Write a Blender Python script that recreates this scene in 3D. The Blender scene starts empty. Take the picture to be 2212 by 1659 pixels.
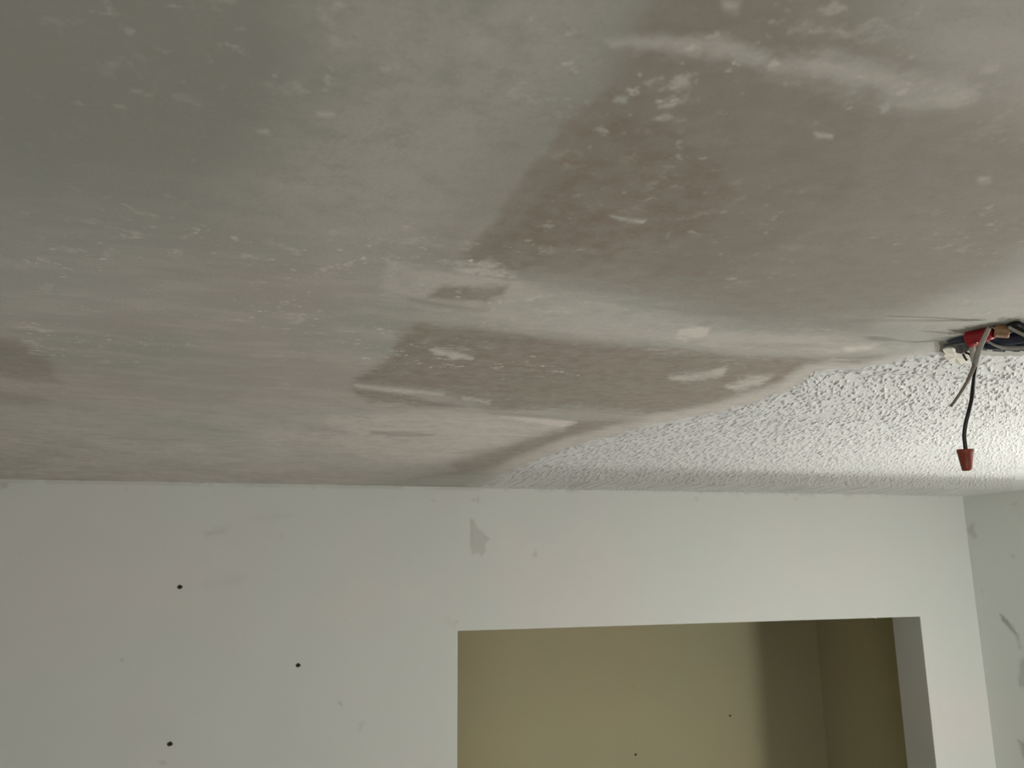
import bpy, bmesh, math
import numpy as np
from mathutils import Vector, Matrix

sc = bpy.context.scene
C = sc.collection
CAMZ = 2.205           # camera height; the ceiling is 0.235 m above it
CZ = 2.44              # ceiling height

# ------------------------------------------------------------------ camera
YAW, PITCH, ROLL, FPX = 0.2845, 0.2151, -0.0100, 1810.1
cy, sy, cp, sp = math.cos(YAW), math.sin(YAW), math.cos(PITCH), math.sin(PITCH)
FW = np.array([sy * cp, cy * cp, sp]); r0 = np.array([cy, -sy, 0.0]); u0 = np.cross(r0, FW)
RT = r0 * math.cos(ROLL) + u0 * math.sin(ROLL)
UP = -r0 * math.sin(ROLL) + u0 * math.cos(ROLL)
CAM = np.array([0.0, 0.0, CAMZ])
cd = bpy.data.cameras.new('camera'); cam = bpy.data.objects.new('camera', cd); C.objects.link(cam)
cd.sensor_width = 36.0; cd.lens = FPX / 2212 * 36.0; cd.clip_start = 0.02
cam.matrix_world = Matrix(((RT[0], UP[0], -FW[0], 0), (RT[1], UP[1], -FW[1], 0), (RT[2], UP[2], -FW[2], CAMZ), (0, 0, 0, 1)))
cd.dof.use_dof = True; cd.dof.focus_distance = 1.05
cd.dof.aperture_fstop = (cd.lens / 1000) / 0.0024
sc.camera = cam

# ------------------------------------------------------------------ view, world, lights
sc.view_settings.view_transform = 'Standard'; sc.view_settings.look = 'None'
sc.view_settings.gamma = 1.0; sc.view_settings.use_curve_mapping = False
sc.view_settings.exposure = 0.0
w = bpy.data.worlds.new('world'); sc.world = w; w.use_nodes = True
w.node_tree.nodes['Background'].inputs[0].default_value = (0.75, 0.85, 1.0, 1)
w.node_tree.nodes['Background'].inputs[1].default_value = 0.6

LAMP = (1.90, 1.00, 1.155)
def area(name, loc, target, sx, sy_, power, col):
    l = bpy.data.lights.new(name, 'AREA'); l.shape = 'RECTANGLE'; l.size = sx; l.size_y = sy_
    l.energy = power; l.color = col
    o = bpy.data.objects.new(name, l); C.objects.link(o); o.location = loc
    d = Vector(target) - Vector(loc)
    o.rotation_euler = d.to_track_quat('-Z', 'Y').to_euler()
    return o
# daylight through the window behind the camera
area('daylight_rear', (-.8, -1.86, 1.45), (-.8, 0, 1.45), 1.1, 1.2, 20, (0.98, 1.0, 0.985))
# filament of the work light on its stand
wl = area('work_light_filament', LAMP, (LAMP[0], LAMP[1], 3), 0.11, 0.012, 12.5, (1.0, 0.995, 0.97))
wl.rotation_euler = (math.pi, 0, 0)

# ------------------------------------------------------------------ helpers
def tag(o, label=None, cat=None, group=None, kind=None):
    if label: o['label'] = label
    if cat: o['category'] = cat
    if group: o['group'] = group
    if kind: o['kind'] = kind
    return o
def ray(x, y):
    d = FW + RT * (x - 1106) / FPX - UP * (y - 829.5) / FPX
    return d / np.linalg.norm(d)
def at(x, y, s): return Vector(CAM + ray(x, y) * s)
def on_ceiling(x, y, z=CZ):
    d = ray(x, y); return CAM + d * (z - CAMZ) / d[2]
def to_px(P):
    q = P - CAM; d = q @ FW
    d = np.where(np.abs(d) < 1e-4, 1e-4, d)
    return 1106 + FPX * (q @ RT) / d, 829.5 - FPX * (q @ UP) / d

def _h(ix, iy, s):
    n = (ix * 374761393 + iy * 668265263 + s * 974711) & 0xffffffff
    n = ((n ^ (n >> 13)) * 1274126177) & 0xffffffff
    return ((n ^ (n >> 16)) & 0xffff) / 65535.0
def vnoise(x, y, s=0):
    ix = np.floor(x).astype(np.int64); iy = np.floor(y).astype(np.int64)
    fx = x - ix; fy = y - iy; fx = fx * fx * (3 - 2 * fx); fy = fy * fy * (3 - 2 * fy)
    a = _h(ix, iy, s); b = _h(ix + 1, iy, s); c = _h(ix, iy + 1, s); d = _h(ix + 1, iy + 1, s)
    return (a * (1 - fx) + b * fx) * (1 - fy) + (c * (1 - fx) + d * fx) * fy
def fbm(x, y, s=0, o=4):
    t = 0; a = .5; n = 0
    for k in range(o):
        t = t + a * vnoise(x * 2 ** k, y * 2 ** k, s + k * 17); n += a; a *= .55
    return t / n
def sdf(px, py, poly):
    """signed distance (inside positive) to a closed outline"""
    d = np.full(px.shape, 1e9); ins = np.zeros(px.shape, bool)
    n = len(poly)
    for i in range(n):
        x1, y1 = poly[i]; x2, y2 = poly[(i + 1) % n]
        dx, dy = x2 - x1, y2 - y1
        t = np.clip(((px - x1) * dx + (py - y1) * dy) / (dx * dx + dy * dy + 1e-9), 0, 1)
        d = np.minimum(d, (px - x1 - t * dx) ** 2 + (py - y1 - t * dy) ** 2)
        if y1 != y2:
            cr = ((y1 > py) != (y2 > py)) & (px < (x2 - x1) * (py - y1) / (y2 - y1) + x1)
            ins ^= cr
    d = np.sqrt(d)
    return np.where(ins, d, -d)
def ss(a, b, x):
    t = np.clip((x - a) / (b - a), 0, 1); return t * t * (3 - 2 * t)

def grid_mesh(name, P, keep=None, attrs=None, smooth=True, flip=False, extra=None):
    """P: rows x cols x 3 points; keep: (rows-1)x(cols-1) face mask; extra: list of quads"""
    R_, K = P.shape[:2]
    idx = np.arange(R_ * K).reshape(R_, K)
    q = np.stack([idx[:-1, :-1], idx[:-1, 1:], idx[1:, 1:], idx[1:, :-1]], -1)
    if keep is not None: q = q[keep]
    q = q.reshape(-1, 4)
    if flip: q = q[:, ::-1]
    V = P.reshape(-1, 3)
    if extra:
        base = len(V); ev = []; eq = []
        for quad in extra:
            eq.append([base + len(ev) + i for i in range(4)]); ev += [tuple(p) for p in quad]
        V = np.vstack([V, np.array(ev)]); q = np.vstack([q, np.array(eq)])
    me = bpy.data.meshes.new(name)
    me.vertices.add(len(V)); me.vertices.foreach_set('co', V.astype(np.float32).ravel())
    me.loops.add(len(q) * 4); me.loops.foreach_set('vertex_index', q.astype(np.int32).ravel())
    me.polygons.add(len(q)); me.polygons.foreach_set('loop_start', np.arange(0, len(q) * 4, 4, dtype=np.int32))
    sm = np.full(len(q), smooth, dtype=bool)
    if extra: sm[-len(extra):] = False
    me.polygons.foreach_set('use_smooth', sm)
    me.update(calc_edges=True)
    for k, v in (attrs or {}).items():
        v = v.ravel()
        if len(v) < len(V): v = np.concatenate([v, np.zeros(len(V) - len(v))])
        a = me.attributes.new(k, 'FLOAT', 'POINT'); a.data.foreach_set('value', v.astype(np.float32))
    o = bpy.data.objects.new(name, me); C.objects.link(o)
    return o

def obj(name, bm, mat, parent=None, smooth=False):
    me = bpy.data.meshes.new(name); bmesh.ops.recalc_face_normals(bm, faces=bm.faces); bm.to_mesh(me); bm.free()
    if smooth:
        for p in me.polygons: p.use_smooth = True
    o = bpy.data.objects.new(name, me); C.objects.link(o); me.materials.append(mat)
    if parent is not None:
        o.parent = parent; o.matrix_parent_inverse = Matrix.Translation(-parent.location)
    return o
def thing(name, loc, label, cat, group=None):
    o = bpy.data.objects.new(name, None); C.objects.link(o); o.location = loc; o.empty_display_size = 0.02
    return tag(o, label, cat, group)
def box(bm, x0, x1, y0, y1, z0, z1):
    v = [bm.verts.new(p) for p in ((x0, y0, z0), (x1, y0, z0), (x1, y1, z0), (x0, y1, z0), (x0, y0, z1), (x1, y0, z1), (x1, y1, z1), (x0, y1, z1))]
    for f in ((0, 1, 2, 3), (4, 5, 6, 7), (0, 1, 5, 4), (1, 2, 6, 5), (2, 3, 7, 6), (3, 0, 4, 7)): bm.faces.new([v[i] for i in f])
    return bm
def smooth_path(pts, n=6):
    pts = [Vector(p) for p in pts]; out = []
    for i in range(len(pts) - 1):
        p0 = pts[max(i - 1, 0)]; p1 = pts[i]; p2 = pts[i + 1]; p3 = pts[min(i + 2, len(pts) - 1)]
        for k in range(n):
            t = k / n
            out.append(0.5 * ((2 * p1) + (p2 - p0) * t + (2 * p0 - 5 * p1 + 4 * p2 - p3) * t * t + (3 * p1 - p0 - 3 * p2 + p3) * t ** 3))
    out.append(pts[-1]); return out
def tube(bm, pts, rad, seg=10, sx=1.0, n=6):
    """round (or flattened, sx<1) tube; rad may be a list over the given points"""
    P = smooth_path(pts, n); m = len(P)
    rads = rad if isinstance(rad, (list, tuple)) else [rad] * len(pts)
    rr = np.interp(np.linspace(0, len(rads) - 1, m), range(len(rads)), rads)
    rings = []; prev = None
    for i, p in enumerate(P):
        t = (P[min(i + 1, m - 1)] - P[max(i - 1, 0)]).normalized()
        a = prev - t * prev.dot(t) if prev is not None else t.orthogonal()
        a.normalize(); prev = a; b = t.cross(a)
        rings.append([bm.verts.new(p + a * math.cos(k * 2 * math.pi / seg) * rr[i] + b * math.sin(k * 2 * math.pi / seg) * rr[i] * sx) for k in range(seg)])
    for i in range(m - 1):
        for k in range(seg):
            bm.faces.new((rings[i][k], rings[i][(k + 1) % seg], rings[i + 1][(k + 1) % seg], rings[i + 1][k]))
    bm.faces.new(rings[0][::-1]); bm.faces.new(rings[-1])
    return bm
def lathe(bm, base, axis, prof, seg=32, ridge=0.0, caps=True):
    """prof: (distance along the axis, radius); ridge: depth of lengthwise ribs"""
    ax = Vector(axis).normalized(); a = ax.orthogonal().normalized(); b = ax.cross(a); base = Vector(base); rings = []
    for h, r in prof:
        ring = []
        for k in range(seg):
            rr = r * (1 + (ridge if k % 2 else 0)); th = k * 2 * math.pi / seg
            ring.append(bm.verts.new(base + ax * h + (a * math.cos(th) + b * math.sin(th)) * rr))
        rings.append(ring)
    for i in range(len(rings) - 1):
        for k in range(seg):
            bm.faces.new((rings[i][k], rings[i][(k + 1) % seg], rings[i + 1][(k + 1) % seg], rings[i + 1][k]))
    if caps: bm.faces.new(rings[0][::-1]); bm.faces.new(rings[-1])
    return bm

# ------------------------------------------------------------------ materials
def mat(name, col, rough=0.6, metal=0.0, noise=None, bump=None, spec=0.3):
    m = bpy.data.materials.new(name); m.use_nodes = True; nt = m.node_tree; N = nt.nodes; L = nt.links
    b = N['Principled BSDF']; b.inputs['Base Color'].default_value = (*col, 1); b.inputs['Roughness'].default_value = rough
    b.inputs['Metallic'].default_value = metal; b.inputs['Specular IOR Level'].default_value = spec
    tc = N.new('ShaderNodeTexCoord')
    if noise:
        s, amt = noise
        n = N.new('ShaderNodeTexNoise'); n.inputs['Scale'].default_value = s; n.inputs['Detail'].default_value = 6; L.new(tc.outputs['Object'], n.inputs['Vector'])
        r = N.new('ShaderNodeValToRGB'); r.color_ramp.elements[0].position = 0.3; r.color_ramp.elements[1].position = 0.7
        r.color_ramp.elements[0].color = (*[c * (1 - amt) for c in col], 1); r.color_ramp.elements[1].color = (*[min(1, c * (1 + amt)) for c in col], 1)
        L.new(n.outputs['Fac'], r.inputs['Fac']); L.new(r.outputs['Color'], b.inputs['Base Color'])
    if bump:
        s, st, dist = bump
        n = N.new('ShaderNodeTexNoise'); n.inputs['Scale'].default_value = s; n.inputs['Detail'].default_value = 4; L.new(tc.outputs['Object'], n.inputs['Vector'])
        bp = N.new('ShaderNodeBump'); bp.inputs['Strength'].default_value = st; bp.inputs['Distance'].default_value = dist
        L.new(n.outputs['Fac'], bp.inputs['Height']); L.new(bp.outputs['Normal'], b.inputs['Normal'])
    return m
class NT:
    """tiny helper to write node chains"""
    def __init__(s, m): s.nt = m.node_tree; s.tc = s.nt.nodes.new('ShaderNodeTexCoord')
    def n(s, t, **k):
        x = s.nt.nodes.new(t)
        for a, b in k.items(): setattr(x, a, b)
        return x
    def link(s, a, b): s.nt.links.new(a, b)
    def noise(s, scale, detail=4, rough=0.55, stretch=(1, 1, 1), off=(0, 0, 0)):
        mp = s.n('ShaderNodeMapping'); mp.inputs['Scale'].default_value = stretch; mp.inputs['Location'].default_value = off
        s.link(s.tc.outputs['Object'], mp.inputs['Vector'])
        x = s.n('ShaderNodeTexNoise'); x.inputs['Scale'].default_value = scale; x.inputs['Detail'].default_value = detail
        x.inputs['Roughness'].default_value = rough; s.link(mp.outputs['Vector'], x.inputs['Vector']); return x.outputs['Fac']
    def attr(s, nm): x = s.n('ShaderNodeAttribute'); x.attribute_name = nm; return x.outputs['Fac']
    def rng(s, v, a, b, c=0.0, d=1.0):
        x = s.n('ShaderNodeMapRange', interpolation_type='SMOOTHSTEP'); s.link(v, x.inputs['Value'])
        for i, q in zip((1, 2, 3, 4), (a, b, c, d)): x.inputs[i].default_value = q
        return x.outputs['Result']
    def math(s, op, a, b):
        x = s.n('ShaderNodeMath', operation=op)
        for i, q in enumerate((a, b)):
            if isinstance(q, (int, float)): x.inputs[i].default_value = q
            else: s.link(q, x.inputs[i])
        return x.outputs[0]
    def mix(s, f, a, b):
        x = s.n('ShaderNodeMix', data_type='RGBA')
        for sock, q in ((x.inputs[0], f), (x.inputs[6], a), (x.inputs[7], b)):
            if isinstance(q, tuple): sock.default_value = (*q, 1)
            elif isinstance(q, (int, float)): sock.default_value = q
            else: s.link(q, sock)
        return x.outputs[2]

def paint_mat(name, base, tint_a, tint_b, mark, speck=0.0):
    """painted drywall: rolled paint, blotchy tint, worn marks from the 'mark' attribute"""
    m = mat(name, base, 0.65, spec=0.25); t = NT(m); b = m.node_tree.nodes['Principled BSDF']
    c = t.mix(t.rng(t.noise(2.2, 3), .38, .62), tint_a, tint_b)
    c = t.mix(t.rng(t.noise(5.0, 3, off=(3, 1, 7)), .52, .7, 0, .5), c, base)
    c = t.mix(t.math('MULTIPLY', t.rng(t.noise(260, 2), .62, .72), speck), c, tuple(q * .8 for q in base))
    c = t.mix(t.attr('mark'), c, mark)
    t.link(c, b.inputs['Base Color'])
    bp = t.n('ShaderNodeBump'); bp.inputs['Strength'].default_value = .25; bp.inputs['Distance'].default_value = .0006
    t.link(t.noise(420, 3), bp.inputs['Height']); t.link(bp.outputs['Normal'], b.inputs['Normal'])
    return m
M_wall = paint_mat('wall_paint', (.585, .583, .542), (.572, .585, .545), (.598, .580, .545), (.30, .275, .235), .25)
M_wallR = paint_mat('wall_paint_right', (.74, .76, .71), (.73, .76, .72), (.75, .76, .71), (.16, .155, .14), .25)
M_wallL = paint_mat('wall_paint_left', (.40, .39, .35), (.39, .39, .35), (.41, .39, .35), (.2, .2, .18), .25)  # unseen wall, darkened to cut its bounce onto the back wall
M_closet = paint_mat('closet_paint', (.475, .432, .272), (.467, .437, .276), (.484, .430, .272), (.12, .10, .06), .3)

# scraped ceiling: brown paper, plaster residue, skim coat
M_ceil = mat('scraped_ceiling', (.4, .37, .33), .8, spec=.15)
t = NT(M_ceil); b = M_ceil.node_tree.nodes['Principled BSDF']
c = t.mix(t.rng(t.noise(3.0, 4), .38, .62), (.375, .370, .327), (.425, .382, .350))
c = t.mix(t.rng(t.noise(1.4, 2, off=(5, 2, 0)), .45, .62, 0, .6), c, (.375, .400, .370))
c = t.mix(t.rng(t.noise(26, 6, .65, stretch=(.4, 1, 1)), .42, .66, 0, .48), c, (.52, .49, .445))
c = t.mix(t.attr('warm'), c, (.272, .266, .236))
dn = t.noise(55, 6, .7)
dk = t.math('MULTIPLY', t.attr('dark'), t.rng(dn, .32, .62, 1.08, .74))
c = t.mix(dk, c, (.238, .195, .160))
lt = t.math('MULTIPLY', t.attr('light'), t.rng(t.noise(42, 6, .7, off=(2, 7, 0)), .30, .60, .45, 1.15))
c = t.mix(lt, c, (.64, .60, .55))
msk = t.math('MULTIPLY', t.attr('fleck'), t.rng(t.noise(7, 4, .6, off=(9, 9, 0)), .44, .62))
f1 = t.rng(t.noise(75, 3, .6, off=(1, 4, 0)), .60, .70)
f2 = t.rng(t.noise(34, 5, .7, off=(6, 4, 0)), .55, .68, 0, .65)
c = t.mix(t.math('MULTIPLY', t.math('MAXIMUM', f1, f2), t.math('MULTIPLY', msk, .85)), c, (.66, .63, .575))
c = t.mix(t.rng(t.noise(480, 3), .50, .75, 0, .20), c, (.20, .185, .16))
t.link(c, b.inputs['Base Color'])
bp = t.n('ShaderNodeBump'); bp.inputs['Strength'].default_value = .3; bp.inputs['Distance'].default_value = .0008
t.link(t.noise(300, 4), bp.inputs['Height']); t.link(bp.outputs['Normal'], b.inputs['Normal'])

M_pop = mat('popcorn_texture', (.64, .64, .622), .85, noise=(6, .03), spec=.1)
M_board = mat('drywall_core', (.45, .42, .37), .9, noise=(60, .2))
M_blocker = mat('light_blocker_board', (.10, .08, .06), .9, noise=(20, .3))
M_floor = mat('concrete_floor', (.33, .30, .26), .7, noise=(4, .15))
M_navy = mat('navy_plastic', (.018, .028, .055), .35, noise=(80, .2), spec=.5)
M_black = mat('black_wire_insulation', (.012, .011, .010), .35, noise=(200, .2), spec=.5)
M_grey = mat('grey_cable_sheath', (.30, .28, .24), .5, noise=(150, .12))
M_white = mat('white_wire_insulation', (.50, .48, .42), .45, noise=(150, .1))
M_copper = mat('bare_copper', (.30, .21, .14), .4, 1.0, noise=(200, .2))
M_red = mat('red_nut_plastic', (.33, .010, .018), .38, noise=(150, .12), spec=.5)
M_tan = mat('tan_nut_plastic', (.24, .14, .065), .5, noise=(120, .2), spec=.4)
M_orange = mat('orange_nut_plastic', (.24, .046, .024), .42, noise=(120, .08), spec=.4)
M_dark = mat('dark_hole', (.010, .009, .007), .8, noise=(300, .2))
M_plug = mat('plug_plastic', (.05, .045, .035), .6, noise=(300, .2))
M_flake = mat('paint_flake', (.80, .80, .76), .6, noise=(200, .05))
M_metal = mat('painted_metal', (.03, .03, .03), .45, .3, noise=(60, .2))
M_yellow = mat('yellow_housing', (.55, .36, .02), .45, noise=(60, .1))
M_refl = mat('reflector', (.7, .7, .7), .35, 1.0, noise=(60, .05))
M_frame = mat('window_frame_paint', (.7, .7, .68), .5, noise=(30, .04))

# ------------------------------------------------------------------ room dimensions
YB = 2.457; XR = 2.401; XL = -1.75; YN = -1.80
X1, X2, ZT = 0.548, 2.160, CAMZ - 0.1782
TW = 0.1356
YC = 3.46; XCR = 2.46; XCL = 0.25   # closet interior

# ------------------------------------------------------------------ ceiling
HC = np.array([0.778, 0.668]); HR = 0.070          # hole for the electrical box
def hole_r(x, y):
    th = np.arctan2(y - HC[1], x - HC[0])
    return HR * (1 + .09 * np.sin(3 * th + 1) + .06 * np.sin(7 * th) + .03 * np.sin(13 * th + 2))
# rows get closer together where more detail is needed
ypx = np.concatenate([np.arange(-260, 700, 2.6), np.arange(700, 1050, 1.6)])
rowsY = []
for yy in ypx:
    rowsY.append(on_ceiling(1106, yy)[1])
rowsY = np.array(rowsY); rowsY = rowsY[rowsY < 2.40]
rows = np.concatenate([[YN, -1.2, -.6, -.1, .08], rowsY, np.linspace(rowsY[-1], 2.52, 14)[1:]])
rows.sort()
NC = 760
Pc = np.zeros((len(rows), NC + 4, 3)); Pc[..., 2] = CZ
for i, Y in enumerate(rows):
    a = max(XL + .25, -0.36 * max(Y, .2) - .16); bb = min(XR - .001, 1.02 * max(Y, .2) + .22)
    Pc[i, :, 0] = np.concatenate([[XL - .1, XL + .1], np.linspace(a, bb, NC), [max(bb + .0005, XR + .02), XR + .1]])
    Pc[i, :, 1] = Y
PX, PY = to_px(Pc); front = (Pc[..., 1] > .15)
wx, wy = Pc[..., 0], Pc[..., 1]
n1 = fbm(wx * 14, wy * 14, 3) - .5; n2 = fbm(wx * 45, wy * 45, 11) - .5; n3 = fbm(wx * 160, wy * 160, 23, 3) - .5; n4 = fbm(wx * 22, wy * 85, 29, 4) - .5

def region(poly, soft, w1=30, w2=14, w3=6):
    # outline on the ceiling with a torn, wandering edge
    s = sdf(PX, PY, poly) + n1 * w1 * 1.3 + n2 * w2 * 1.3 + n4 * w2 * 2.2 + n3 * w3 * 3.0
    return ss(-soft * 1.5 - 2, soft * 1.5 + 2, s) * front
dark = np.zeros(PX.shape); light = np.zeros(PX.shape)
def D(poly, amt, soft=8, w1=30, w2=14, w3=6):
    global dark
    dark = np.maximum(dark, region(poly, soft, w1, w2, w3) * amt)
def Lt(poly, amt, soft=6, w1=10, w2=8, w3=6):
    global dark, light
    r = region(poly, soft, w1, w2, w3); light = np.maximum(light, r * amt); dark = dark * (1 - r * .9)
# big brown scraped patch, strongest along its left edge
D([(1430, -80), (1900, -80), (2212, 120), (2260, 400), (2212, 560), (2150, 600), (1950, 700), (1700, 706), (1500, 680), (1400, 640), (1230, 605), (1100, 597), (985, 575), (1050, 500), (1110, 400), (1180, 320), (1230, 260), (1290, 190), (1350, 90)], .50, 34)
D([(1430, -80), (1700, -80), (1800, 120), (1900, 260), (1880, 420), (1700, 560), (1500, 640), (1400, 630), (1230, 600), (1100, 590), (1000, 562), (1065, 490), (1130, 395), (1190, 320), (1240, 262), (1300, 190), (1355, 90)], .70, 30)
D([(1290, 210), (1420, 230), (1560, 320), (1620, 420), (1560, 520), (1330, 560), (1150, 560), (1050, 540), (1090, 470), (1150, 390), (1200, 320), (1250, 255)], .95, 26)
D([(1325, 170), (1420, 200), (1400, 420), (1330, 570), (1100, 592), (990, 565), (1055, 485), (1125, 390), (1185, 315), (1240, 250)], .80, 9, 14, 10, 5)
D([(1040, 260), (1230, 225), (1180, 330), (1060, 480), (960, 570), (930, 540), (990, 430)], .28, 40)
# lower brown patch
D([(855, 722), (900, 702), (1000, 706), (1150, 726), (1250, 737), (1450, 748), (1600, 768), (1800, 770), (1960, 765), (1850, 792), (1740, 800), (1680, 838), (1560, 872), (1450, 900), (1250, 882), (1100, 888), (1040, 878), (960, 850), (800, 832), (765, 826), (800, 790), (850, 768)], .78, 7, 10, 9, 5)
D([(760, 836), (850, 850), (960, 868), (1000, 876), (900, 880), (800, 866), (768, 852)], .85, 4, 6, 5, 3)
D([(935, 642), (962, 618), (1100, 618), (1088, 644), (1050, 660), (960, 650)], .7, 6, 8, 6, 4)
D([(965, 1003), (1000, 990), (1100, 960), (1190, 928), (1250, 908), (1430, 910), (1310, 930), (1230, 946), (1160, 974), (1090, 1000), (1020, 1024), (880, 1036), (900, 1028), (985, 1014)], .74, 5, 4, 5, 3)
D([(-90, 712), (30, 735), (100, 768), (135, 830), (60, 824), (-90, 800)], .5, 8, 14, 8, 4)
D([(-90, 835), (60, 850), (115, 868), (50, 876), (-90, 872)], .5, 5, 6, 5, 3)
D([(668, 922), (740, 929), (745, 934), (668, 927)], .45, 3, 3, 2, 1)
D([(800, 932), (880, 933), (935, 940), (880, 941), (800, 937)], .6, 3, 3, 2, 1)
D([(880, 640), (960, 655), (1060, 668), (1050, 672), (950, 662), (880, 648)], .5, 4, 3, 3, 2)
D([(-90, 930), (180, 940), (240, 1000), (160, 1030), (-90, 1040)], .25, 14, 12, 6, 2)
D([(1500, 690), (1560, 690), (1535, 712)], .3, 6, 4, 3, 2)
# plaster residue and skim coat
Lt([(840, 560), (900, 575), (1000, 572), (1110, 600), (1220, 642), (1400, 684), (1560, 706), (1850, 738), (1960, 748), (1800, 762), (1600, 756), (1400, 738), (1200, 722), (1050, 694), (960, 664), (900, 660), (820, 640)], .42, 12, 14, 16, 10)
Lt([(985, 570), (1050, 570), (1120, 598), (1100, 612), (1000, 600)], .6, 5, 6, 12, 10)
Lt([(1075, 898), (1180, 902), (1244, 913), (1215, 922), (1140, 916), (1080, 905)], 1.15, 3, 2, 3, 2)
Lt([(700, 898), (900, 885), (1050, 898), (1180, 915), (1215, 925), (1100, 955), (1000, 984), (950, 1003), (820, 1010), (700, 960)], .72, 10, 8, 6, 3)
Lt([(200, 890), (500, 882), (720, 900), (800, 960), (700, 1000), (400, 1010), (230, 960)], .22, 16, 16, 8, 3)
Lt([(1464, 712), (1500, 704), (1536, 708), (1522, 730), (1480, 738), (1460, 730)], 1.1, 3, 2, 2, 1)
Lt([(1812, 750), (1850, 741), (1905, 742), (1880, 754), (1830, 758)], 1.1, 3, 2, 2, 1)
Lt([(1448, 816), (1520, 806), (1570, 794), (1560, 812), (1500, 822), (1450, 822)], .55, 4, 3, 4, 4)
Lt([(1572, 834), (1620, 816), (1670, 812), (1640, 834), (1590, 842)], .5, 4, 3, 4, 4)
Lt([(765, 830), (860, 838), (960, 850), (958, 855), (860, 846), (770, 835)], .7, 2, 2, 3, 2)
Lt([(1000, 856), (1060, 866), (1055, 872), (1000, 864)], .6, 3, 2, 4, 3)
Lt([(930, 752), (1000, 762), (1020, 774), (980, 776), (940, 764)], .6, 3, 4, 8, 5)
Lt([(1290, 84), (1400, 78), (1560, 84), (1640, 126), (1660, 148), (1600, 118), (1420, 104), (1320, 106)], .42, 14, 14, 14, 8)
Lt([(1590, 100), (1660, 120), (1640, 148), (1590, 130)], .45, 9, 10, 10, 6)
Lt([(1560, 0), (1600, 6), (1590, 26), (1565, 24)], .35, 9, 8, 10, 6)
Lt([(1660, 150), (1780, 128), (1900, 160), (2080, 178), (2100, 215), (1960, 250), (1900, 200), (1780, 170)], .36, 22, 24, 20, 8)
Lt([(1850, -60), (2300, -60), (2300, 250), (2100, 200), (1950, 90)], .14, 60)
light = np.maximum(light, region([(650, -120), (1360, -120), (1270, 140), (1060, 400), (900, 560), (700, 560), (520, 420), (700, 200)], 90) * .26)
Lt([(1460, 170), (1495, 165), (1490, 188), (1460, 190)], .4, 6, 6, 10, 6)
Lt([(1760, 288), (1800, 292), (1798, 300), (1765, 297)], .6, 4, 2, 4, 3)
Lt([(1330, 210), (1356, 211), (1350, 220), (1328, 218)], .5, 4, 2, 4, 3)
Lt([(1425, 232), (1450, 222), (1480, 218), (1450, 230)], .45, 4, 2, 4, 3)
Lt([(1318, 466), (1345, 472), (1392, 478), (1388, 484), (1345, 478)], .6, 3, 2, 4, 3)
Lt([(1900, 232), (1930, 212), (1920, 240), (1905, 246)], .45, 5, 3, 4, 3)
Lt([(2115, 384), (2138, 384), (2138, 396), (2116, 396)], .45, 5, 2, 4, 3)
Lt([(680, 243), (720, 241), (725, 252), (690, 254)], .5, 6, 3, 6, 3)
Lt([(560, 283), (580, 282), (578, 290), (560, 290)], .45, 5, 3, 6, 3)
def D2(poly, amt, soft, w1, w2, w3):
    global dark, light
    q = region(poly, soft, w1, w2, w3); dark = np.maximum(dark, q * amt); light = light * (1 - q * .85)
D2([(925, 640), (958, 618), (1100, 616), (1092, 644), (1050, 658), (960, 650)], .72, 5, 8, 6, 3)
D2([(880, 642), (960, 656), (1060, 669), (1050, 673), (950, 663), (880, 650)], .5, 3, 3, 2, 1)
D2([(668, 921), (745, 928), (748, 934), (668, 928)], .42, 2, 3, 2, 1)
D2([(800, 931), (880, 932), (940, 939), (880, 942), (800, 937)], .62, 2, 3, 2, 1)
D2([(1040, 884), (1110, 894), (1150, 896), (1230, 906), (1150, 902), (1060, 894)], .5, 2, 3, 2, 1)
# pale skim edge that runs beside the remaining texture
edge = [(1010, 1052), (1045, 1043), (1115, 1004), (1235, 960), (1425, 911), (1560, 884), (1690, 842), (1745, 802), (1800, 794), (1860, 796), (1950, 770), (2055, 746)]
Lt([(x + 6, y + 8) for x, y in edge] + [(x - 6, y - (13 if 1100 < x < 1840 else 7)) for x, y in edge[::-1]], .52, 6, 4, 5, 3)
Lt([(1900, 700), (2212, 600), (2300, 620), (2212, 700), (2050, 735)], .25, 25)
def rect(x0, x1, y0, y1, s_): return ss(x0 - s_, x0 + s_, PX) * ss(x1 + s_, x1 - s_, PX) * ss(y0 - s_, y0 + s_, PY) * ss(y1 + s_, y1 - s_, PY)
fleck = np.clip(.35 + .75 * rect(-200, 1250, 500, 850, 70) + .9 * rect(880, 1230, 565, 790, 40) + .4 * rect(1150, 1950, -100, 260, 60), 0, 1.2) * (1 - .8 * ss(860, 900, PY))
# light falloff put into colour: darker near left, lighter towards the far left wall
warm = np.clip(1.0 * ss(1.6, .1, np.hypot(wx + .12, (wy - .33) * 1.4) / .42), 0, .9)
warm = np.maximum(warm, region([(1480, 120), (1800, 200), (2100, 260), (2300, 300), (2300, 560), (2080, 640), (1900, 700), (1600, 690), (1400, 600), (1350, 400)], 60) * .62)
light = np.maximum(light, 1.0 * ss(.66, .0, wx) * ss(.95, 1.7, wy) * (.6 + .8 * n1))
# old crack along the wall, and scraper lines
crack = np.exp(-((wy - 2.449) / .007) ** 2) * (0.35 + .5 * fbm(wx * 9, wy * 2, 5)) * (wx < .65)
dark = np.maximum(dark, crack)
streak = ss(.55, .75, fbm(wx * 3, wy * 38, 31, 3)) * .12 * ss(1.0, 1.5, wy)
dark = np.maximum(dark, streak * (light < .3))
dist = np.hypot(wx - HC[0], wy - HC[1])
fm = (dist < hole_r(wx, wy))
keep = ~(fm[:-1, :-1] & fm[1:, 1:] & fm[:-1, 1:] & fm[1:, :-1])
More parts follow.
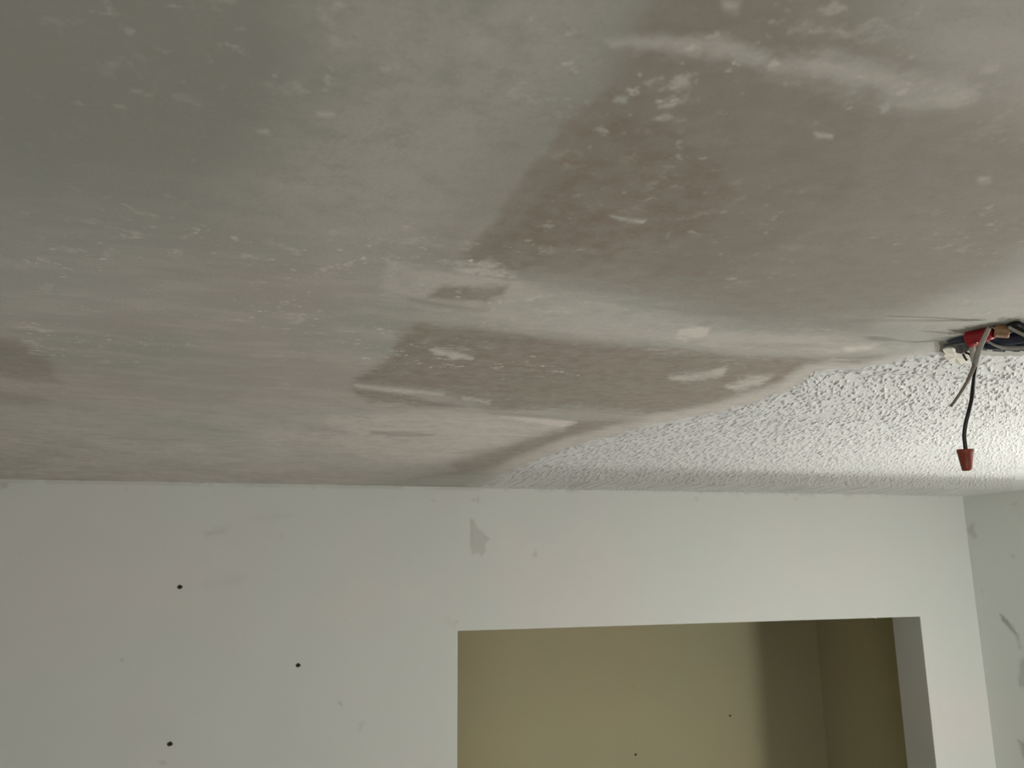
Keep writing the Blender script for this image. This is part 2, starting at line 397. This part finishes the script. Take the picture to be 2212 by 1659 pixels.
# a little waviness in the old board (a couple of millimetres), torn rim around the hole
Pc[..., 2] += (fbm(wx * 2.2, wy * 2.2, 41) - .5) * .0025 * front
Pc[..., 2] -= .0025 * np.exp(-((dist - hole_r(wx, wy)) / .008) ** 2) * (n3 + .6)
ceiling = grid_mesh('ceiling', Pc, keep, dict(dark=dark, light=light, fleck=fleck, warm=warm), flip=True)
ceiling.data.materials.append(M_ceil); tag(ceiling, kind='structure')

# board edge seen inside the hole
bm = bmesh.new(); ring0 = []; ring1 = []
for k in range(96):
    th = k * 2 * math.pi / 96; rr = float(hole_r(HC[0] + math.cos(th), HC[1] + math.sin(th))) + .0015 * math.sin(k * 1.7)
    ring0.append(bm.verts.new((HC[0] + rr * math.cos(th), HC[1] + rr * math.sin(th), CZ - .0005)))
    ring1.append(bm.verts.new((HC[0] + rr * .98 * math.cos(th), HC[1] + rr * .98 * math.sin(th), CZ + .014)))
for k in range(96): bm.faces.new((ring0[k], ring0[(k + 1) % 96], ring1[(k + 1) % 96], ring1[k]))
o = obj('hole_edge', bm, M_board, ceiling)
# added board above the room, keeps sky light out of the hole
bm = box(bmesh.new(), XL - .1, XR + .1, YN - .1, 3.7, CZ + .20, CZ + .22)
tag(obj('light_blocker_deck', bm, M_blocker), kind='structure')

# ------------------------------------------------------------------ remaining popcorn texture
ex = [on_ceiling(x, y) for x, y in edge[1:]]
ex = sorted([(p[1], p[0]) for p in ex])
eY = [p[0] for p in ex]; eX = [p[1] for p in ex]
yp = np.arange(735, 1052, 1.25)
rY = np.array([on_ceiling(1900, yy)[1] for yy in yp]); rY = rY[(rY > .60) & (rY < 2.36)]
rY = np.concatenate([rY, np.linspace(2.36, 2.458, 26)])
NCP = 820
Pp = np.zeros((len(rY), NCP, 3))
for i, Y in enumerate(rY):
    Xb = np.interp(Y, eY, eX) - .03
    bb = min(XR + .002, 1.0 * Y + .15)
    Pp[i, :, 0] = np.concatenate([np.linspace(Xb, bb, NCP - 12), np.linspace(bb, XR + .003, 13)[1:]])
    Pp[i, :, 1] = Y
qx, qy = Pp[..., 0], Pp[..., 1]
bx = np.interp(qy, eY, eX)
inside = qx - bx + (fbm(qx * 30, qy * 30, 51) - .5) * .03 + (fbm(qx * 120, qy * 120, 57) - .5) * .02
inside = np.minimum(inside, (qy - .742) + (fbm(qx * 40, qy * 40, 58) - .5) * .03)
inside = np.minimum(inside, np.hypot(qx - HC[0], qy - HC[1]) - hole_r(qx, qy) - .004)
cov = ss(-.004, .030, inside)
da = on_ceiling(1808, 937) - on_ceiling(1800, 930); da = da[:2] / np.linalg.norm(da[:2])   # the trowel direction
ua = qx * da[0] + qy * da[1]; va = qx * da[1] - qy * da[0]
grain = vnoise(va * 300, ua * 120, 61) * .62 + vnoise(va * 520, ua * 220, 62) * .38
lump = vnoise(va * 120, ua * 60, 63)
drop = ss(.52, .78, grain * .85 + lump * .15)
hgt = .0016 + .0024 * drop + .0008 * (grain - .5) + .0008 * (fbm(qx * 12, qy * 12, 64) - .5)
fall = np.clip((YB - qy) / .02, 0, 1)
Pp[..., 2] = CZ + .0012 - cov * (hgt + .0012) 
popc = grid_mesh('popcorn_texture', Pp, (cov[:-1, :-1] > .001), flip=True)
popc.data.materials.append(M_pop); popc.parent = ceiling; popc['kind'] = 'stuff'
popc['label'] = 'white sprayed texture still on the ceiling'

# ------------------------------------------------------------------ back wall
def wall_px(P): return to_px(P)
def marks(P, lst, scale=1.0):
    x, y = to_px(P); m = np.zeros(x.shape)
    a = fbm(P[..., 0] * 60 + P[..., 1] * 60, P[..., 2] * 60, 71) - .5; b2 = fbm(P[..., 0] * 220 + P[..., 1] * 220, P[..., 2] * 220, 73, 3) - .5
    for poly, amt, soft, w_ in lst:
        xs = [p[0] for p in poly]; ys = [p[1] for p in poly]
        sel = (x > min(xs) - 60) & (x < max(xs) + 60) & (y > min(ys) - 60) & (y < max(ys) + 60)
        s = sdf(x[sel], y[sel], poly) + a[sel] * w_ + b2[sel] * w_
        m[sel] = np.maximum(m[sel], ss(-soft, soft, s) * amt)
    return m
gx = np.unique(np.concatenate([[XL - .05, -1.2], np.arange(-.76, XR, .0030), [X1, X2, XR + .005]]))
gz = np.unique(np.concatenate([[0, .6, 1.1], np.arange(1.46, CZ, .0032), [ZT, CZ + .004]]))
Pw = np.zeros((len(gz), len(gx), 3)); Pw[..., 0] = gx[None]; Pw[..., 1] = YB; Pw[..., 2] = gz[:, None]
cxm = (gx[:-1] + gx[1:]) / 2; czm = (gz[:-1] + gz[1:]) / 2
keep = ~((cxm[None] > X1) & (cxm[None] < X2) & (czm[:, None] < ZT))
wm = marks(Pw, [
    ([(1017, 1120), (1022, 1122), (1032, 1140), (1044, 1150), (1059, 1164), (1048, 1174), (1050, 1190), (1040, 1202), (1034, 1192), (1020, 1198), (1016, 1170)], .34, 3, 5),
    ([(1016, 1124), (1021, 1124), (1022, 1180), (1017, 1180)], .5, 3, 2), ([(1040, 1150), (1056, 1163), (1050, 1170), (1042, 1160)], .42, 3, 2),
    ([(1019, 1077), (1030, 1079), (1027, 1083), (1019, 1081)], .35, 3, 2), ([(1030, 1071), (1034, 1075), (1035, 1088), (1031, 1085)], .35, 3, 2),
    ([(1150, 1200), (1157, 1188), (1163, 1200), (1152, 1203)], .32, 3, 2),
    ([(930, 1080), (941, 1080), (938, 1085)], .28, 3, 2), ([(978, 1341), (990, 1341), (987, 1346)], .34, 2, 1), ([(958, 1332), (970, 1334), (986, 1350), (984, 1358), (962, 1346)], .12, 6, 4),
    ([(442, 1150), (462, 1147), (482, 1143), (480, 1152), (446, 1158)], .30, 6, 5), ([(462, 1140), (500, 1136), (490, 1152), (450, 1158)], .14, 9, 6),
    ([(535, 1120), (600, 1108), (640, 1110), (600, 1124), (545, 1128)], .10, 10, 6), ([(440, 1252), (530, 1240), (520, 1262), (440, 1272)], .10, 14, 8),
    ([(604, 1155), (611, 1158), (608, 1160)], .35, 2, 1), ([(659, 1046), (676, 1046), (681, 1057), (670, 1052)], .28, 4, 2), ([(0, 1040), (18, 1044), (16, 1052), (2, 1056)], .45, 4, 3),
    ([(258, 1423), (266, 1424), (268, 1428), (262, 1427)], .45, 2, 1), ([(742, 1338), (750, 1340), (747, 1343)], .3, 2, 1),
    ([(729, 1514), (735, 1516), (741, 1524), (736, 1525)], .45, 2, 1), ([(775, 1560), (788, 1558), (782, 1578), (774, 1580)], .16, 5, 3),
    ([(1502, 1074), (1508, 1074), (1508, 1082), (1502, 1082)], .25, 3, 1), ([(1716, 1076), (1724, 1077), (1722, 1083)], .38, 3, 1), ([(1590, 1070), (1600, 1070), (1598, 1076)], .15, 3, 1),
    ([(340, 1646), (352, 1643), (362, 1648), (352, 1651)], .35, 4, 2), ([(40, 1196), (48, 1197), (44, 1202)], .2, 3, 1), ([(270, 1054), (277, 1054), (275, 1062)], .2, 4, 2),
])
ZF = 0.0
yb2 = YB + TW
# dirty hairline where the tape has let go along the ceiling
wxx = Pw[..., 0]; wm = np.maximum(wm, .34 * ss(.30, .62, fbm(wxx * 7, wxx * 0, 91)) * np.exp(-((Pw[..., 2] - 2.4345 + .0015 * (fbm(wxx * 20, wxx * 0, 93) - .5)) / .0028) ** 2) * (wxx < .62))
wm = np.maximum(wm, .30 * ss(.50, .75, fbm(wxx * 40, Pw[..., 2] * 60, 95)) * ss(2.424, 2.438, Pw[..., 2]))
ext = [((X2, YB, 0), (X2, yb2, 0), (X2, yb2, ZT), (X2, YB, ZT)), ((X1, YB, ZT), (X1, yb2, ZT), (X1, yb2, 0), (X1, YB, 0)),
       ((X1, YB, ZT), (X2, YB, ZT), (X2, yb2, ZT), (X1, yb2, ZT)),
       ((XCL, yb2, CZ), (X1, yb2, CZ), (X1, yb2, 0), (XCL, yb2, 0)), ((X2, yb2, CZ), (XCR, yb2, CZ), (XCR, yb2, 0), (X2, yb2, 0)), ((X1, yb2, CZ), (X2, yb2, CZ), (X2, yb2, ZT), (X1, yb2, ZT))]
wb = grid_mesh('wall_back', Pw, keep, dict(mark=wm), smooth=False, extra=ext); wb.data.materials.append(M_wall); tag(wb, kind='structure')

# closet interior
def plane_wall(name, fn, us, vs, m, mk=(), kind='structure'):
    P = np.array([[fn(u, v) for u in us] for v in vs], float)
    o = grid_mesh(name, P, None, dict(mark=marks(P, mk)) if True else None, smooth=False); o.data.materials.append(m); tag(o, kind=kind); return o
plane_wall('wall_closet_back', lambda u, v: (u, YC, v), np.concatenate([[XCL], np.arange(.8, XCR, .006), [XCR]]), np.concatenate([[0, 1.1], np.arange(1.4, 2.1, .006), [CZ]]), M_closet,
    [([(1366, 1482), (1372, 1484), (1370, 1487)], .3, 2, 1), ([(1370, 1600), (1376, 1600), (1374, 1603)], .25, 2, 1)])
plane_wall('wall_closet_right', lambda u, v: (XCR, u, v), np.concatenate([np.arange(yb2, YC, .01), [YC]]), np.concatenate([[0, 1.1], np.arange(1.4, 2.1, .01), [CZ]]), M_closet,
    [([(1786, 1508), (1790, 1510), (1789, 1512)], .4, 2, 1)])
plane_wall('wall_closet_left', lambda u, v: (XCL, u, v), [yb2, YC], [0, CZ], M_closet)
tag(obj('ceiling_closet', box(bmesh.new(), XCL - .01, XCR + .01, YB + .01, YC + .01, CZ, CZ + .01), M_closet), kind='structure')
M_closet2 = M_closet
# floor
tag(obj('floor', box(bmesh.new(), XL - .1, XR + .1, YN - .1, YC + .1, -.05, 0), M_floor), kind='structure')

# ------------------------------------------------------------------ right wall (with its window nearer the camera)
gy = np.unique(np.concatenate([[YN - .05, -1.2], np.arange(1.4, 2.0, .02), np.arange(2.0, YB + .003, .0035)]))
gz2 = np.unique(np.concatenate([[0, .4], np.arange(1.45, CZ, .0045), [CZ + .004]]))
Pr = np.zeros((len(gz2), len(gy), 3)); Pr[..., 0] = XR; Pr[..., 1] = gy[None]; Pr[..., 2] = gz2[:, None]
rm = marks(Pr, [
    ([(2160, 1327), (2170, 1333), (2185, 1350), (2198, 1370), (2194, 1372), (2178, 1355), (2166, 1342)], .6, 4, 4), ([(2190, 1360), (2200, 1370), (2206, 1400), (2202, 1402), (2196, 1380)], .3, 4, 5),
    ([(2205, 1425), (2225, 1420), (2225, 1490), (2204, 1482), (2200, 1472)], .3, 6, 8), ([(2200, 1468), (2210, 1468), (2210, 1482), (2202, 1482)], .35, 3, 3), ([(2200, 1600), (2225, 1605), (2225, 1655), (2208, 1632)], .4, 5, 5),
    ([(2098, 1130), (2104, 1132), (2104, 1145), (2110, 1160), (2104, 1163), (2092, 1152), (2090, 1144)], .26, 5, 4), ([(2183, 1198), (2192, 1201), (2190, 1206)], .3, 3, 1), ([(2118, 1272), (2124, 1274), (2122, 1282)], .16, 3, 2),
    ([(2188, 1088), (2196, 1086), (2194, 1093)], .2, 4, 2)])
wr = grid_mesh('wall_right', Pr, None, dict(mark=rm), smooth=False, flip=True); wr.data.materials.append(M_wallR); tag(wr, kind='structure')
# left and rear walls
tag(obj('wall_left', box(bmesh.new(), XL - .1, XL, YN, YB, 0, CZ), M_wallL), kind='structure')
bm = bmesh.new()
for a_, b_, c_, d_ in ((XL, -1.4, 0, CZ), (-.2, XR, 0, CZ), (-1.4, -.2, 0, .8), (-1.4, -.2, 2.1, CZ)): box(bm, a_, b_, YN - .1, YN, c_, d_)
tag(obj('wall_rear', bm, M_wall), kind='structure')

bm = bmesh.new()
for a_, b_, c_, d_ in ((-1.4, -1.36, .8, 2.1), (-.24, -.2, .8, 2.1), (-1.36, -.24, .8, .84), (-1.36, -.24, 2.06, 2.1), (-1.36, -.24, 1.43, 1.46)): box(bm, a_, b_, YN - .095, YN - .07, c_, d_)
tag(obj('window_1', bm, M_frame), kind='structure')

# ------------------------------------------------------------------ small holes in the walls
def wall_hole(x, y, Y, rad, label, skew=0.0, m=M_plug):
    d = ray(x, y); P = CAM + d * Y / d[1]
    t_ = thing('screw_hole', (P[0], Y, P[2]), label, 'hole', 'screw holes in the walls')
    bm = bmesh.new()
    ro = [bm.verts.new((P[0] + rad * 1.25 * math.cos(k * math.pi / 8) * (1 + .12 * math.sin(k * 2.3)), Y - .0006, P[2] + rad * math.sin(k * math.pi / 8) * (1 + .15 * math.sin(k * 1.7 + skew)))) for k in range(16)]
    ri = [bm.verts.new((P[0] + rad * .8 * math.cos(k * math.pi / 8), Y - .0010, P[2] + rad * .66 * math.sin(k * math.pi / 8))) for k in range(16)]
    rb = [bm.verts.new((P[0] + rad * .6 * math.cos(k * math.pi / 8), Y - .0002, P[2] + rad * .5 * math.sin(k * math.pi / 8))) for k in range(16)]
    for k in range(16):
        bm.faces.new((ro[k], ro[(k + 1) % 16], ri[(k + 1) % 16], ri[k])); bm.faces.new((ri[k], ri[(k + 1) % 16], rb[(k + 1) % 16], rb[k]))
    obj('rim', bm, m, t_)
    bm = bmesh.new(); bm.faces.new([bm.verts.new((P[0] + rad * .62 * math.cos(k * math.pi / 8), Y - .0003, P[2] + rad * .52 * math.sin(k * math.pi / 8))) for k in range(16)])
    obj('recess', bm, M_dark, t_)
wall_hole(388.5, 1268, YB, .0056, 'black screw hole in the back wall, uppermost of the dark holes left of the closet', 0)
wall_hole(644, 1437, YB, .0054, 'black screw hole in the back wall, the one nearest the closet opening', 1)
wall_hole(367, 1607, YB, .0057, 'black screw hole in the back wall just above the grey smudge at the lower left', 2)
wall_hole(1577, 1546, YC, .0045, 'small dark screw hole in the tan closet wall, beside the shadow edge', 1.5)
wall_hole(1373, 1630, YC, .0045, 'small dark screw hole in the tan closet wall, the lower one near the bottom', .5)

# a curl of loose paint on the header of the closet
d = ray(1888, 1334); P = Vector(CAM + d * (YB - .002) / d[1])
bm = tube(bmesh.new(), [P + Vector((-.012, 0, .004)), P + Vector((-.004, -.002, .002)), P + Vector((.003, -.003, -.001)), P + Vector((.008, -.002, -.006))], [.0008, .0016, .0016, .0006], 8, .4)
o = obj('paint_curl', bm, M_flake, smooth=True); tag(o, 'thin curl of white paint peeling at the top edge of the closet opening', 'paint flake')

# ------------------------------------------------------------------ electrical box and wires
bxT = thing('electrical_box', (HC[0], HC[1], CZ), 'dark blue round electrical box recessed in the ragged ceiling hole', 'electrical box')
bm = bmesh.new(); n = 48; R0 = .052
prof = [(R0, -.001), (R0 - .003, -.001), (R0 - .004, .050), (.001, .052), (.001, .055), (R0 - .001, .053), (R0, -.001)]
rings = [[bm.verts.new((HC[0] + rr * math.cos(k * 2 * math.pi / n), HC[1] + .004 + rr * math.sin(k * 2 * math.pi / n), CZ + zz)) for k in range(n)] for rr, zz in prof[:-1]]
for i in range(len(rings)):
    A = rings[i]; B = rings[(i + 1) % len(rings)]
    for k in range(n): bm.faces.new((A[k], A[(k + 1) % n], B[(k + 1) % n], B[k]))
obj('box_shell', bm, M_navy, bxT, True)
for sgn in (-1, 1):
    bm = bmesh.new(); lathe(bm, (HC[0] + sgn * .040, HC[1] + .004, CZ - .0005), (0, 0, 1), [(0, .006), (.030, .005)], 16)
    obj('screw_boss', bm, M_navy, bxT, True)

S = 1.0
def P3(lst): return [at(*p) for p in lst]
# folded navy sheath at the hole's rim
o = obj('blue_cable', tube(bmesh.new(), P3([(2052, 738, 1.03), (2062, 733, 1.025), (2085, 728, 1.015), (2120, 728, 1.01), (2160, 733, 1.01), (2200, 730, 1.00), (2235, 722, .99)]), [.004, .0062, .0068, .0064, .006, .006, .006], 14), M_navy, smooth=True)
tag(o, 'thick navy blue cable lying across the mouth of the ceiling hole', 'cable')
o = obj('blue_cable', tube(bmesh.new(), P3([(2122, 745, 1.025), (2140, 746, 1.022), (2160, 744, 1.02), (2185, 738, 1.015), (2215, 741, 1.01), (2240, 744, 1.0)]), [.003, .0048, .005, .0045, .004, .004], 12), M_navy, smooth=True)
tag(o, 'short navy cable end just below and right of the red cap', 'cable')
o = obj('black_cable', tube(bmesh.new(), P3([(2172, 716, 1.0), (2184, 706, .985), (2195, 702, .98), (2206, 706, .98), (2222, 716, .98)]), .0042, 12), M_black, smooth=True)
tag(o, 'black cable looped up at the right edge beside the tan cap', 'cable')
o = obj('grey_cable', tube(bmesh.new(), P3([(2132, 736, 1.0), (2150, 746, 1.005), (2170, 750, 1.01), (2200, 751, 1.01), (2240, 746, 1.01)]), [.0012, .0014, .0018, .002, .002], 10), M_grey, smooth=True)
tag(o, 'thin grey wire running right along the lower rim of the hole', 'wire')
o = obj('grey_cable', tube(bmesh.new(), P3([(2178, 706, .975), (2195, 716, .975), (2212, 724, .975), (2235, 736, .975)]), .0017, 10), M_grey, smooth=True)
tag(o, 'thin grey wire slanting over the black cable at the right edge', 'wire')

# red twist cap with its conductors
def cap(name, p0, p1, r0, r1, m, label, cat='wire nut', parent=None, wings=False):
    a = Vector(p0); b_ = Vector(p1); ax = b_ - a; Lh = ax.length
    bm = bmesh.new()
    prof = [(0, r0 * .82), (0, r0 * .97), (Lh * .04, r0), (Lh * .16, r0 * .99), (Lh * .20, r0 * .93), (Lh * .85, r1 * 1.03), (Lh * .95, r1 * .98), (Lh, r1 * .82)]
    lathe(bm, a, ax, prof, 40, .035)
    o = obj(name, bm, m, parent, True)
    if parent is None: tag(o, label, cat)
    elif label: o['label'] = label
    return o
o = cap('wire_nut', at(2094, 733, 1.0), at(2144, 719, .985), .0086, .0062, M_red, 'red twist-on wire nut lying in the mouth of the ceiling hole')
o = cap('wire_nut', at(2148, 714, .985), at(2182, 717, .985), .0072, .0062, M_tan, 'tan twist-on wire nut to the right of the red one in the hole')

# grey cable that hangs down and ends in a thin bare tip
gT = thing('hanging_cable', tuple(at(2136, 712, .97)), 'grey cable hanging from the hole with a thin tip pointing down left', 'wire')
obj('sheath', tube(bmesh.new(), P3([(2137, 708, .962), (2128, 726, .961), (2118, 748, .960), (2110, 770, .959), (2106, 792, .958)]), [.0021, .0023, .0026, .0029, .0024], 12), M_grey, gT, True)
obj('conductor', tube(bmesh.new(), P3([(2106, 786, .958), (2098, 806, .957), (2085, 832, .955), (2069, 857, .953), (2054, 878, .950)]), [.0024, .0019, .0016, .0015, .0015], 10), mat('grey_conductor', (.20, .17, .14), .5, noise=(200, .15)), gT, True)['label'] = 'thin brownish conductor tip'
# pale flattened wire beside it
o = obj('white_wire', tube(bmesh.new(), P3([(2103, 738, 1.005), (2101, 752, 1.005), (2101, 768, 1.003), (2104, 786, 1.0), (2103, 800, 1.0)]), [.0038, .0045, .0042, .0036, .0016], 12, .6), M_white, smooth=True)
tag(o, 'short pale wire hanging under the red cap', 'wire')

# black wire with the orange wire nut
bT = thing('black_wire', tuple(at(2112, 760, 1.02)), 'black wire hanging from the ceiling hole with an orange wire nut on its end', 'wire')
obj('insulation', tube(bmesh.new(), P3([(2118, 738, 1.015), (2115, 762, 1.02), (2111, 785, 1.03), (2106, 806, 1.04), (2102, 835, 1.05), (2099, 862, 1.055), (2092, 892, 1.06), (2086, 915, 1.06), (2083, 940, 1.06), (2085, 962, 1.06), (2087, 980, 1.06)]), .00215, 12), M_black, bT, True)
cap('wire_nut', at(2084.5, 970, 1.06), at(2089, 1017, 1.06), .0084, .0052, M_orange, 'orange wire nut', parent=bT)

# torn foil and paper scraps, bare ground wires at the rim of the hole
def scrap(pts, label, m, cat='debris', th=.0006, flat=None):
    bm = bmesh.new(); P = P3(pts) if flat is None else [Vector(on_ceiling(p[0], p[1], CZ - flat - .0002 * (k % 3))) for k, p in enumerate(pts)]; c0 = sum(P, Vector()) / len(P)
    nrm = Vector((0, -1, -.35)).normalized() if flat is None else Vector((0, -.15, -1)).normalized()
    f1 = [bm.verts.new(p + nrm * (.0006 * ((i * 7) % 3))) for i, p in enumerate(P)]; f2 = [bm.verts.new(p - nrm * th) for p in P]
    bulge = .002 if flat is None else .0004
    cc = bm.verts.new(c0 + nrm * bulge); c2 = bm.verts.new(c0 + nrm * (bulge - th))
    k = len(P)
    for i in range(k):
        bm.faces.new((f1[i], f1[(i + 1) % k], cc)); bm.faces.new((f2[(i + 1) % k], f2[i], c2)); bm.faces.new((f1[i], f2[i], f2[(i + 1) % k], f1[(i + 1) % k]))
    return tag(obj('paper_scrap', bm, m), label, cat)
M_foil = mat('grey_foil', (.22, .21, .20), .45, .4, noise=(150, .5))
M_paper = mat('torn_paper', (.62, .60, .52), .8, noise=(90, .12))
scrap([(2034, 738, 1.045), (2046, 729, 1.04), (2060, 727, 1.035), (2056, 734, 1.035), (2052, 745, 1.035), (2040, 748, 1.04)], 'small grey torn scrap at the left tip of the ceiling hole', M_foil)
scrap([(2063, 746, 1.025), (2085, 742, 1.02), (2092, 750, 1.02), (2089, 760, 1.02), (2076, 764, 1.02), (2066, 762, 1.025)], 'crumpled grey scrap hanging just left of the pale wire', M_foil)
scrap([(2036, 755, 1.055), (2044, 751, 1.052), (2056, 750, 1.05), (2070, 756, 1.045), (2083, 761, 1.04), (2092, 770, 1.036), (2096, 781, 1.033), (2086, 783, 1.035), (2076, 787, 1.037), (2064, 783, 1.04), (2054, 785, 1.042), (2048, 776, 1.048), (2038, 771, 1.05), (2041, 763, 1.052)], 'cream flap of torn ceiling paper under the left end of the hole', M_paper, flat=.0065)
for pts, lb in (([(2080, 764, 1.01), (2084, 772, 1.01), (2089, 779, 1.01)], 'short straight black wire stub left of the hanging pale wire'),
                ([(2084, 762, 1.01), (2092, 764, 1.01), (2097, 769, 1.01), (2096, 772, 1.01)], 'tiny curled black wire stub touching the pale wire')):
    tag(obj('wire_stub', tube(bmesh.new(), P3(pts), .0011, 8), M_black, smooth=True), lb, 'wire')
tag(obj('bare_wire', tube(bmesh.new(), P3([(2112, 741, .99), (2108, 739, .985), (2106, 743, .98)]), .0007, 8), M_copper, smooth=True), 'tiny bare copper end at the bottom of the red cap', 'wire')

# ------------------------------------------------------------------ work light on its stand (right of the picture)
WT = thing('work_light', (LAMP[0], LAMP[1], 0), 'yellow halogen work light on a black tripod stand near the right wall', 'lamp')
bm = bmesh.new(); lx, ly, lz = LAMP
box(bm, lx - .10, lx + .10, ly - .07, ly + .072, lz - .035, lz - .028)
box(bm, lx - .10, lx + .10, ly + .068, ly + .074, lz - .028, lz + .0985)  # unseen rim, made tall to shade the ceiling strip at the back wall
box(bm, lx - .10, lx + .10, ly - .074, ly - .068, lz - .028, lz + .004)
box(bm, lx - .104, lx - .10, ly - .074, ly + .074, lz - .035, lz - .004); box(bm, lx + .10, lx + .104, ly - .074, ly + .074, lz - .035, lz - .004)
obj('housing', bm, M_yellow, WT)
obj('reflector', box(bmesh.new(), lx - .098, lx + .098, ly - .066, ly + .066, lz - .028, lz - .024), M_refl, WT)
obj('pole', tube(bmesh.new(), [(lx, ly, .35), (lx, ly, .8), (lx, ly, lz - .035)], .012, 16), M_metal, WT, True)
for k in range(3):
    a_ = k * 2 * math.pi / 3
    obj('leg', tube(bmesh.new(), [(lx, ly, .55), (lx + .18 * math.cos(a_), ly + .18 * math.sin(a_), .27), (lx + .34 * math.cos(a_), ly + .34 * math.sin(a_), .008)], .008, 12), M_metal, WT, True)
# added glowing globe out of view, fills in light from the right
GP = (2.22, .58, 1.42)
GT = thing('added_fill_globe', (GP[0], GP[1], 0), 'added unseen fill-light globe on a thin black floor stand beside the work light', 'lamp')
M_globe = bpy.data.materials.new('fill_globe_glow'); M_globe.use_nodes = True; nt = M_globe.node_tree
nt.nodes.remove(nt.nodes['Principled BSDF']); em = nt.nodes.new('ShaderNodeEmission'); em.inputs[0].default_value = (1.0, .985, .95, 1); em.inputs[1].default_value = 116
nt.links.new(em.outputs[0], nt.nodes['Material Output'].inputs[0])
bm = bmesh.new(); bmesh.ops.create_icosphere(bm, subdivisions=4, radius=.11, matrix=Matrix.Translation(GP)); obj('globe', bm, M_globe, GT, True)
obj('pole', tube(bmesh.new(), [(GP[0], GP[1], .02), (GP[0], GP[1], .6), (GP[0], GP[1], GP[2] - .11)], .009, 14), M_metal, GT, True)
obj('base', lathe(bmesh.new(), (GP[0], GP[1], 0), (0, 0, 1), [(0, .13), (.012, .13), (.02, .11), (.024, .02)], 40), M_metal, GT, True)
